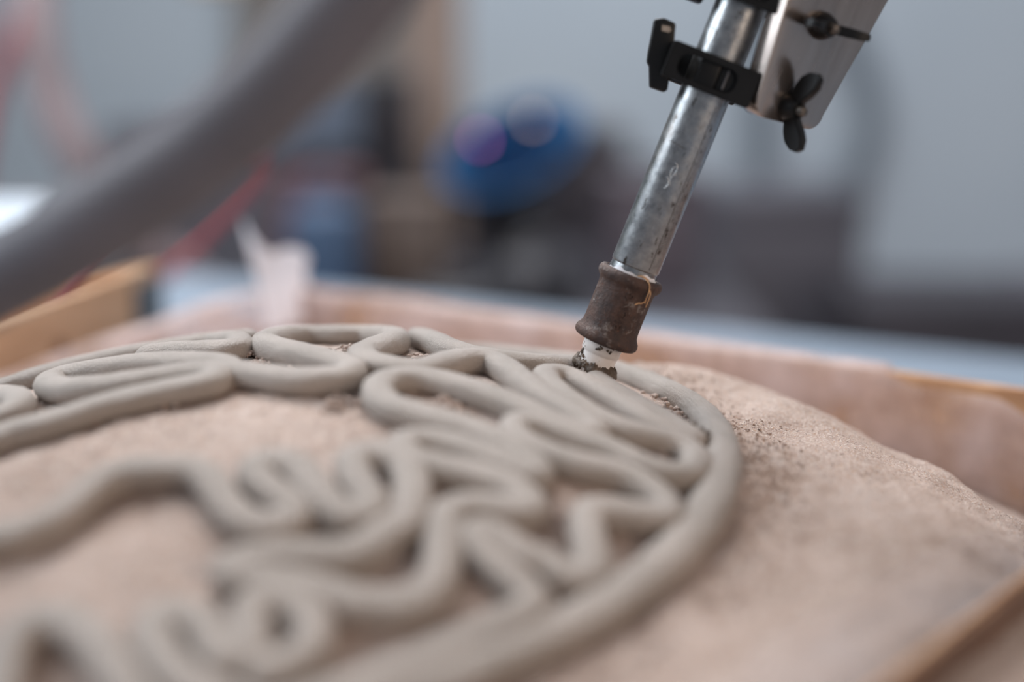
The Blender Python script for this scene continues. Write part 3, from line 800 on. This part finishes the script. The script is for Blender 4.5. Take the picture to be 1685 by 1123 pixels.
# mounting plate, turned 30 degrees away
plate_t = Matrix.Translation(Vector((71 * PX, -62 * PX, 0))) @ Matrix.Rotation(math.radians(36), 4, 'Z')
def arc(cx, cz, r, a0, a1, n=8): return [(cx + r * math.cos(math.radians(a0 + (a1 - a0) * i / n)), cz + r * math.sin(math.radians(a0 + (a1 - a0) * i / n))) for i in range(n + 1)]
poly = arc(32, 508, 29, 187, 268) + arc(121, 515, 26, -84, 8) + [(239, 1100), (-80, 1100)]
M_steel = bpy.data.materials.new('brushed_steel'); M_steel.use_nodes = True
nt = M_steel.node_tree; pb = nt.nodes['Principled BSDF']
pb.inputs['Metallic'].default_value = 0.92
co = nt.nodes.new('ShaderNodeTexCoord').outputs['Object']
mp = nt.nodes.new('ShaderNodeMapping'); mp.inputs['Scale'].default_value = (1, 1, 0.12); nt.links.new(co, mp.inputs[0])
nt.links.new(ramp_node(nt, noise_node(nt, mp.outputs[0], 260, 3), 0.3, 0.7, srgb(150, 140, 134), srgb(162, 152, 146)), pb.inputs['Base Color'])
nt.links.new(ramp_node(nt, noise_node(nt, mp.outputs[0], 500, 3), 0.3, 0.7, (0.22,) * 3 + (1,), (0.28,) * 3 + (1,)), pb.inputs['Roughness'])
plate = bm_obj('mounting_plate', prism_bm(pxs(poly), 0, 38 * PX, 1.2 * PX, 2), M_steel, ext, angle=40)
plate.data.transform(plate_t)
tag(plate, 'thick brushed steel plate with rounded corners')
M_bolt = mat('bolt_steel', srgb(70, 66, 64), srgb(128, 120, 112), 500, 0.45, metal=0.7, bump=0.4, bump_scale=1200)
def wing_nut(U, t, roll):
    b = bmesh.new()
    V, F = lathe([(21, 0), (22, 3), (20.5, 10), (17.5, 18), (15.5, 23), (13, 25.5), (8, 25.5)], 28)
    vs = [b.verts.new(Vector(v) * PX) for v in V]
    for f in F: b.faces.new([vs[i] for i in f])
    for s_ in (1, -1):
        # wing outline in (outward, height), thickness across
        W_ = [(6, 2), (20, 3), (38, 8), (52, 17), (61, 30), (62, 46), (55, 56), (40, 53), (26, 43), (14, 30), (6, 25)]
        wb = bmesh.new(); th = 7.5
        lo = [wb.verts.new((s_ * x * PX, -(th if i not in (4, 5, 6) else th * 0.75) * PX, z * PX)) for i, (x, z) in enumerate(W_)]
        hi = [wb.verts.new((s_ * x * PX, (th if i not in (4, 5, 6) else th * 0.75) * PX, z * PX)) for i, (x, z) in enumerate(W_)]
        wb.faces.new(lo); wb.faces.new(list(reversed(hi)))
        for i in range(len(W_)):
            j = (i + 1) % len(W_); wb.faces.new((lo[j], lo[i], hi[i], hi[j]))
        bmesh.ops.recalc_face_normals(wb, faces=wb.faces); wb.normal_update()
        bmesh.ops.bevel(wb, geom=[e for e in wb.edges if e.calc_face_angle(0) > 0.7], offset=1.8 * PX, segments=2, affect='EDGES')
        merge_bm(b, wb)
    M0 = plate_t @ Matrix.Translation(Vector((U * PX, 0, t * PX))) @ Matrix.Rotation(math.radians(90), 4, 'X') @ Matrix.Rotation(math.radians(roll), 4, 'Z')
    bmesh.ops.transform(b, matrix=M0, verts=b.verts)
    nut = bm_obj('wing_nut', b, M_black, plate, angle=40)
    V, F = lathe([(8.5, -40)] + [(8.5 if i % 2 else 7.8, 10 + 1.8 * i) for i in range(15)] + [(6.5, 38), (2, 38.4)], 20)
    bolt = mesh_obj('bolt', V, F, M_bolt, plate)
    bolt.data.transform(M0 @ Matrix.Scale(PX, 4))
wing_nut(70, 509, 100)
wing_nut(66, 642, 8)
tag(ext, 'steel pipe extruder with rusty coupling and white nozzle laying clay', 'extruder')

# ------------------------------------------------------------------ feed hose
M_hose = mat('grey_rubber_hose', srgb(88, 86, 92), srgb(100, 97, 103), 30, 0.6, bump=0.2)
HP = [(-0.80, 0.82, 0.765), (-0.66, 0.74, 0.775), (-0.50, 0.62, 0.868), (-0.34, 0.52, 0.912), (-0.2049, 0.4508, 0.9385), (-0.1548, 0.4247, 0.9597), (-0.1213, 0.408, 0.9776), (-0.0927, 0.4015, 0.9952), (-0.0687, 0.3952, 1.0135),
      (-0.0498, 0.3941, 1.0323), (-0.0329, 0.3934, 1.0529), (-0.01, 0.40, 1.10), (0.02, 0.43, 1.17), (0.07, 0.49, 1.235), (0.125, 0.56, 1.235), (0.1500, 0.6045, 1.20), (0.1400, 0.6030, 1.166)]
V, F = tube(resample(catmull(HP, 0.01), 0.008), 0.0134, 28)
hose = mesh_obj('feed_hose', V, F, M_hose)
V, F = tube([(0.1448, 0.6038, 1.178), (0.1400, 0.6030, 1.166), (0.1350, 0.6026, 1.152)], 0.0152, 28)
mesh_obj('hose_clip', V, F, M_bracket, hose)
tag(hose, 'thick grey rubber hose crossing diagonally in front of the tray', 'hose')

# ------------------------------------------------------------------ wooden crate beside the tray
crate = empty('wooden_crate', (-0.290, 0.975, TABLE))
crate.rotation_euler = (0, 0, math.radians(-8.6))
M_cin = M_crate
bm_obj('side_board', box_bm(0.012, 0.27, 0.107, 0.002, center=(-0.018, 0.005, 0.0540)), M_crate, crate)
bm_obj('end_board', box_bm(0.24, 0.012, 0.107, 0.002, center=(-0.132, 0.134, 0.0540)), M_crate, crate)
bm_obj('side_board', box_bm(0.012, 0.27, 0.107, 0.002, center=(-0.246, 0.005, 0.0540)), M_crate, crate)
bm_obj('end_board', box_bm(0.216, 0.012, 0.107, 0.002, center=(-0.132, -0.124, 0.0540)), M_crate, crate)
bm_obj('base_board', box_bm(0.216, 0.246, 0.008, 0.001, center=(-0.132, 0.005, 0.006)), M_crate, crate)
br = box_bm(0.003, 0.048, 0.095, 0.001, center=(-0.0105, 0.116, 0.0485)); box_bm(0.03, 0.003, 0.095, 0.001, center=(-0.024, 0.1415, 0.0485), bm=br)
tag(bm_obj('corner_bracket', br, M_bracket, crate), 'grey metal corner bracket')
M_knot = mat('wood_knot', srgb(120, 82, 58), srgb(146, 102, 72), 60, 0.6)
kb = bmesh.new(); bmesh.ops.create_uvsphere(kb, u_segments=16, v_segments=8, radius=1)
bmesh.ops.scale(kb, vec=(0.0012, 0.016, 0.018), verts=kb.verts); bmesh.ops.translate(kb, vec=(-0.0118, -0.035, 0.062), verts=kb.verts)
bm_obj('knot', kb, M_knot, crate, smooth=True)
tag(crate, 'open pine crate with a grey corner bracket beside the tray', 'crate')

# ------------------------------------------------------------------ red air line
M_red = mat('red_rubber', srgb(150, 62, 66), srgb(168, 78, 80), 40, 0.5)
V, F = tube(resample(catmull([(-0.750, 1.250, 0.757), (-0.500, 1.320, 0.757), (-0.385, 1.325, 0.770), (-0.342, 1.321, 0.800), (-0.287, 1.301, 0.849), (-0.235, 1.271, 0.902), (-0.223, 1.256, 0.927), (-0.236, 1.229, 0.943), (-0.264, 1.185, 0.931), (-0.296, 1.129, 0.904), (-0.317, 1.062, 0.880), (-0.319, 1.007, 0.861), (-0.360, 0.990, 0.800), (-0.390, 0.970, 0.768)], 0.02), 0.012), 0.0056, 14)
tag(mesh_obj('air_hose', V, F, M_red), 'thin red air hose rising from the table behind the crate', 'hose')
# ------------------------------------------------------------------ background workshop
M_dark = mat('dark_laminate', srgb(56, 53, 59), srgb(67, 63, 70), 5, 0.6)
M_dark2 = mat('charcoal_plastic', srgb(40, 40, 46), srgb(50, 50, 56), 8, 0.5)
M_grey = mat('mid_grey_plastic', srgb(98, 94, 98), srgb(112, 108, 112), 8, 0.6)
M_blue = mat('bright_blue_plastic', srgb(0, 84, 136), srgb(4, 96, 150), 6, 0.45)
M_dblue = mat('faded_blue_plastic', srgb(66, 88, 116), srgb(76, 98, 128), 6, 0.5)
M_slate = mat('slate_blue_case', srgb(92, 104, 122), srgb(104, 116, 132), 6, 0.5)
M_maroon = mat('maroon_card', srgb(102, 72, 76), srgb(114, 82, 86), 6, 0.7)
M_card = mat('brown_cardboard', srgb(108, 96, 90), srgb(120, 106, 98), 8, 0.8)
M_plank = mat('pale_plank', srgb(138, 121, 112), srgb(150, 132, 121), 8, 0.7, stretch=(8, 8, 1))
M_mauve = mat('mauve_case', srgb(92, 84, 92), srgb(102, 94, 102), 6, 0.6)
M_offwhite = mat('white_plastic', srgb(236, 240, 246), srgb(246, 248, 252), 6, 0.5)
M_pinkh = mat('dusky_pink_hose', srgb(142, 126, 128), srgb(156, 138, 140), 10, 0.6)
M_tan = mat('tan_canvas', srgb(190, 166, 140), srgb(204, 180, 152), 10, 0.8)

M_trunk = mat('grey_trunk', srgb(90, 88, 96), srgb(102, 100, 108), 6, 0.6)
M_brown = mat('grey_brown_felt', srgb(142, 132, 126), srgb(154, 143, 136), 6, 0.8)
bench = empty('workbench', (-0.09, 2.85, 0))
bm_obj('bench_top', box_bm(1.06, 1.10, 0.04, 0.004, center=(0, 0, 0.53)), M_dark, bench)
for sx in (-1, 1):
    for sy in (-1, 1): bm_obj('leg', box_bm(0.06, 0.06, 0.51, 0.004, center=(sx * 0.48, sy * 0.50, 0.255)), M_leg, bench)
bm_obj('shelf', box_bm(0.98, 1.00, 0.025, 0.003, center=(0, 0, 0.16)), M_dark, bench)
for i in range(3): 
    d_ = bm_obj('drawer', box_bm(0.30, 0.45, 0.14, 0.006, center=(-0.32 + 0.32 * i, -0.32, 0.435)), M_dark2, bench)
    bm_obj('handle', box_bm(0.14, 0.015, 0.02, 0.004, center=(-0.32 + 0.32 * i, -0.552, 0.45)), M_grey, d_)
tag(bench, 'dark low workbench cluttered with gear behind the table', 'workbench')

def case(name, label, cat, c, s, m, rz=0, lid=None, handle=None, bev=0.01, group=None):
    e = empty(name, (c[0], c[1], c[2]))
    e.rotation_euler = (0, 0, math.radians(rz))
    bm_obj('body', box_bm(s[0], s[1], s[2], bev, 3, center=(0, 0, s[2] / 2)), m, e, angle=50)
    if lid: bm_obj('lid', box_bm(s[0] * 1.04, s[1] * 1.04, s[2] * 0.1, bev * 0.6, 2, center=(0, 0, s[2] * 1.0)), lid, e, angle=50)
    if handle:
        P = [(-s[0] * 0.2, 0, s[2] * 1.0), (-s[0] * 0.18, 0, s[2] * 1.0 + 0.03), (s[0] * 0.18, 0, s[2] * 1.0 + 0.03), (s[0] * 0.2, 0, s[2] * 1.0)]
        V, F = tube(catmull(P, 0.01), 0.007, 10); mesh_obj('handle', V, F, handle, e)
    tag(e, label, cat, group)
    return e
BT = 0.55
# faded blue canister
can = empty('jerry_can', (-0.325, 2.48, BT))
b = box_bm(0.12, 0.13, 0.20, 0.022, 3, center=(0, 0, 0.10)); bm_obj('body', b, M_dblue, can, angle=50)
V, F = tube(catmull([(-0.04, 0, 0.195), (-0.035, 0, 0.225), (0.015, 0, 0.228), (0.03, 0, 0.195)], 0.006), 0.008, 10); mesh_obj('handle', V, F, M_dblue, can)
V, F = lathe([(0.018, 0.195), (0.018, 0.222), (0.014, 0.226)], 20); o = mesh_obj('cap', V, F, M_dark2, can); o.location = (0.045, 0, 0)
tag(can, 'faded blue jerry can at the front of the cluttered bench', 'jerry can')
case('toolbox', 'maroon toolbox on the bench behind the blue can', 'toolbox', (-0.365, 2.70, BT), (0.17, 0.12, 0.225), M_maroon, 6, M_maroon, M_dark2)
# slate monitor
mon = empty('monitor', (-0.40, 2.90, BT))
bm_obj('screen', box_bm(0.19, 0.03, 0.13, 0.006, center=(0, 0, 0.325)), M_slate, mon)
bm_obj('bezel', box_bm(0.21, 0.024, 0.15, 0.006, center=(0, 0.012, 0.325)), M_dark2, mon)
bm_obj('neck', box_bm(0.03, 0.02, 0.26, 0.004, center=(0, 0.02, 0.135)), M_dark2, mon)
bm_obj('foot', box_bm(0.14, 0.11, 0.012, 0.004, center=(0, 0.02, 0.006)), M_dark2, mon)
tag(mon, 'small slate blue monitor on a stand above the maroon toolbox', 'monitor')
# dark tower with fan grilles
tw = case('dark_cabinet', 'tall charcoal equipment cabinet beside the monitor', 'cabinet', (-0.265, 3.05, BT), (0.115, 0.18, 0.41), M_dark2, 0)
for z_ in (0.1, 0.2, 0.3): bm_obj('panel', box_bm(0.10, 0.008, 0.07, 0.003, center=(0, -0.092, z_)), M_dark, tw)
# leaning plank
pl = bm_obj('leaning_plank', box_bm(0.125, 0.025, 1.25, 0.004, center=(0, 0, 0.625)), M_plank)
pl.location = (-0.175, 3.24, BT + 0.004); pl.rotation_euler = (math.radians(-7), 0, 0)
tag(pl, 'pale upright plank leaning behind the bench clutter', 'plank')
case('cardboard_box', 'brown cardboard box on the bench below the plank', 'box', (-0.19, 2.62, BT), (0.13, 0.12, 0.19), M_card, -6, M_card, bev=0.003)
case('mauve_case', 'mauve plastic case right of the blue tub', 'case', (0.27, 2.80, BT), (0.18, 0.16, 0.21), M_mauve, 10, M_mauve, M_dark2)
# blue tub lying tilted on two dark bags
def bag(name, label, c, s, m, seed):
    b = bmesh.new(); bmesh.ops.create_icosphere(b, subdivisions=4, radius=1)
    for v in b.verts:
        x, y, z = v.co
        k = 1 + 0.35 * float(vnoise(np.array(x + z), np.array(y), 0.5, seed)) + 0.15 * float(vnoise(np.array(x), np.array(y + z), 0.22, seed + 1))
        z2 = z if z > -0.55 else -0.55
        v.co = (x * s[0] * k, y * s[1] * k, (z2 + 0.55) * s[2] * (k if z > -0.5 else 1))
    e = empty(name, c)
    bm_obj('sack', b, m, e, smooth=True)
    V, F = tube(catmull([(-0.02, 0, s[2] * 1.5), (0.0, 0, s[2] * 1.85), (0.03, 0, s[2] * 1.8)], 0.008), 0.012, 10); mesh_obj('knot', V, F, m, e)
    tag(e, label, 'bag')
    return e
bag('dark_bag', 'black slumped bag under the blue tub', (0.035, 2.50, BT), (0.085, 0.07, 0.075), M_dark2, 81)
bag('dark_bag', 'charcoal slumped bag at the bench front edge', (-0.09, 2.40, BT), (0.085, 0.05, 0.045), M_dark2, 91)
tub = empty('mortar_tub', (0.0, 2.80, BT))
prof = [(0.088, 0.0), (0.096, 0.004), (0.118, 0.15), (0.128, 0.152), (0.128, 0.160), (0.114, 0.160), (0.092, 0.012), (0.0, 0.010)]
V, F = lathe(prof, 40, cap=False)
F.append(tuple(reversed(range(40))))
Rm = Matrix.Translation((0.0, 0, 0.215)) @ Matrix.Rotation(math.radians(64), 4, 'X') @ Matrix.Rotation(math.radians(28), 4, 'Z') @ Matrix.Scale(0.62, 4, (0, 1, 0)) @ Matrix.Scale(1.12, 4, (1, 0, 0))
V = [Rm @ Vector(v) for v in V]
mesh_obj('shell', V, F, M_blue, tub)
bm_obj('stand', box_bm(0.12, 0.12, 0.16, 0.006, center=(0.0, 0.03, 0.08)), M_dark2, tub)
tag(tub, 'bright blue mortar tub tipped on its side on the bench', 'tub')
# indicator lamps
M_pled = emit_mat('pink_lamp', srgb(206, 110, 190), 4); M_oled = emit_mat('amber_lamp', srgb(220, 186, 160), 3.2)
for nm_, lab, loc, m in (('indicator_lamp', 'small pink glowing indicator lamp in front of the blue tub', (-0.0583, 2.6198, 0.8497), M_pled), ('indicator_lamp', 'small amber glowing indicator lamp over the blue tub rim', (0.0383, 2.6271, 0.8844), M_oled)):
    e = empty(nm_, (loc[0], loc[1] , BT))
    h_ = loc[2] - BT
    b = bmesh.new(); bmesh.ops.create_uvsphere(b, u_segments=16, v_segments=10, radius=0.006); bmesh.ops.translate(b, vec=(0, 0, h_), verts=b.verts)
    bm_obj('bulb', b, m, e, smooth=True)
    V, F = tube([(0, 0.0, 0.004), (0, 0.004, h_ * 0.5), (0, 0, h_ - 0.005)], 0.0025, 8); mesh_obj('stalk', V, F, M_dark2, e)
    V, F = lathe([(0.03, 0), (0.03, 0.006), (0.012, 0.01)], 20); mesh_obj('foot', V, F, M_dark2, e)
    tag(e, lab, 'lamp')
# shelving behind the bench
shelf = empty('storage_cupboard', (-0.36, 3.68, 0))
bm_obj('back_panel', box_bm(1.26, 0.015, 0.76, 0.002, center=(0, 0.14, 0.40)), M_dark, shelf)
for sx in (-1, 1): bm_obj('side_panel', box_bm(0.02, 0.30, 0.80, 0.002, center=(sx * 0.64, 0, 0.41)), M_trunk, shelf)
for z_ in (0.03, 0.42, 0.80): bm_obj('shelf_board', box_bm(1.26, 0.28, 0.02, 0.002, center=(0, 0, z_)), M_trunk, shelf)
for i in (-1, 0, 1):
    d_ = bm_obj('door', box_bm(0.415, 0.016, 0.76, 0.003, center=(i * 0.42, -0.155, 0.415)), M_trunk if i < 0 else M_dark, shelf)
    bm_obj('knob', box_bm(0.02, 0.02, 0.06, 0.004, center=(i * 0.42 + 0.16, -0.172, 0.5)), M_grey, d_)
tag(shelf, 'dark three door cupboard standing behind the workbench', 'cupboard')
pn = empty('pin_board', (-0.62, 5.2, 0.98))
bm_obj('panel', box_bm(0.72, 0.03, 0.62, 0.004, center=(0, 0, 0)), M_brown, pn)
bm_obj('rail', box_bm(0.76, 0.04, 0.03, 0.004, center=(0, 0, -0.32)), M_card, pn)
tag(pn, 'grey brown pin board on the back wall behind the hose', 'pin board')
# boxes on the floor to the right
case('storage_chest', 'grey tall storage chest right of the workbench', 'chest', (0.66, 3.55, 0), (0.34, 0.36, 0.64), M_trunk, 5, M_trunk, None)
case('storage_chest', 'dark low chest in front of the grey wall pipe', 'chest', (0.93, 3.05, 0), (0.40, 0.36, 0.48), M_dark, -4, M_dark, None)
case('storage_chest', 'slate grey chest at the far right by the wall', 'chest', (1.46, 3.25, 0), (0.50, 0.36, 0.46), M_trunk, 3, M_trunk, None)
# hoses hanging on the back wall
M_wire = mat('grey_cable', srgb(126, 134, 144), srgb(138, 146, 154), 10, 0.6)
def hang(name, label, pts, r, m, cat='hose'):
    V, F = tube(resample(catmull(pts, 0.05), 0.03), r, 14); o = mesh_obj(name, V, F, m); tag(o, label, cat); return o
hang('wall_hose', 'grey hose looping down the back wall at the right', [(0.95, 5.19, 2.4), (1.02, 5.19, 1.5), (1.2, 5.19, 1.05), (1.29, 5.19, 0.82), (1.26, 5.19, 0.6), (1.1, 5.19, 0.35), (0.95, 5.19, 0.05)], 0.045, M_wire)
hang('wall_hose', 'straight grey pipe on the back wall right of the chest', [(0.86, 5.2, 2.4), (0.88, 5.2, 1.2), (0.9, 5.2, 0.6), (0.88, 5.2, 0.03)], 0.05, M_wire, 'pipe')
# left: added glowing panel, pink hose, red strap
stand = empty('side_stand', (-0.86, 2.3, 0))
bm_obj('shelf', box_bm(0.44, 0.4, 0.03, 0.004, center=(0, 0, 0.665)), M_leg, stand)
for sx in (-1, 1):
    for sy in (-1, 1): bm_obj('leg', box_bm(0.03, 0.03, 0.65, 0.003, center=(sx * 0.19, sy * 0.17, 0.325)), M_leg, stand)
tag(stand, 'dark steel stand at the left behind the hose', 'stand')
lp = empty('glow_panel', (-0.775, 2.12, 0.68))  # self-lit panel added to make the bright white spot at the left
bm_obj('housing', box_bm(0.17, 0.03, 0.105, 0.006, center=(0, 0.012, 0.062)), M_grey, lp)
bm_obj('glow_face', box_bm(0.158, 0.012, 0.092, 0.004, center=(0, -0.006, 0.062)), emit_mat('cool_glow', (0.80, 0.90, 1.0, 1), 0.9), lp)
bm_obj('foot', box_bm(0.2, 0.10, 0.012, 0.003, center=(0, 0.01, 0.006)), M_grey, lp)
tag(lp, 'added glowing white panel on the left stand', 'glowing panel')
hang('drooping_hose', 'dusky pink hose drooping at the upper left', [(-0.76, 2.5, 1.9), (-0.745, 2.4, 1.4), (-0.74, 2.27, 1.10), (-0.72, 2.25, 0.95), (-0.68, 2.24, 0.85), (-0.62, 2.28, 0.74), (-0.52, 2.34, 0.62), (-0.5, 2.36, 0.57)], 0.028, M_pinkh)
hang('red_strap', 'red strap hanging in the upper left corner', [(-0.70, 2.6, 1.8), (-0.80, 2.58, 1.25), (-0.865, 2.56, 1.06), (-0.93, 2.55, 0.92), (-0.97, 2.5, 0.70)], 0.018, M_red, 'strap')
lamp = empty('pendant_lamp', (-0.62, 3.09, 1.14))
V, F = lathe([(0.02, 0.10), (0.03, 0.09), (0.065, 0.01), (0.062, 0.0), (0.0, 0.004)], 28, cap=False); mesh_obj('shade', V, F, M_tan, lamp)
V, F = tube([(0, 0, 0.09), (0, 0, 1.0), (0, 0, 2.2)], 0.004, 8); mesh_obj('cord', V, F, M_dark2, lamp)
tag(lamp, 'tan pendant shade hanging at the top left', 'lamp')
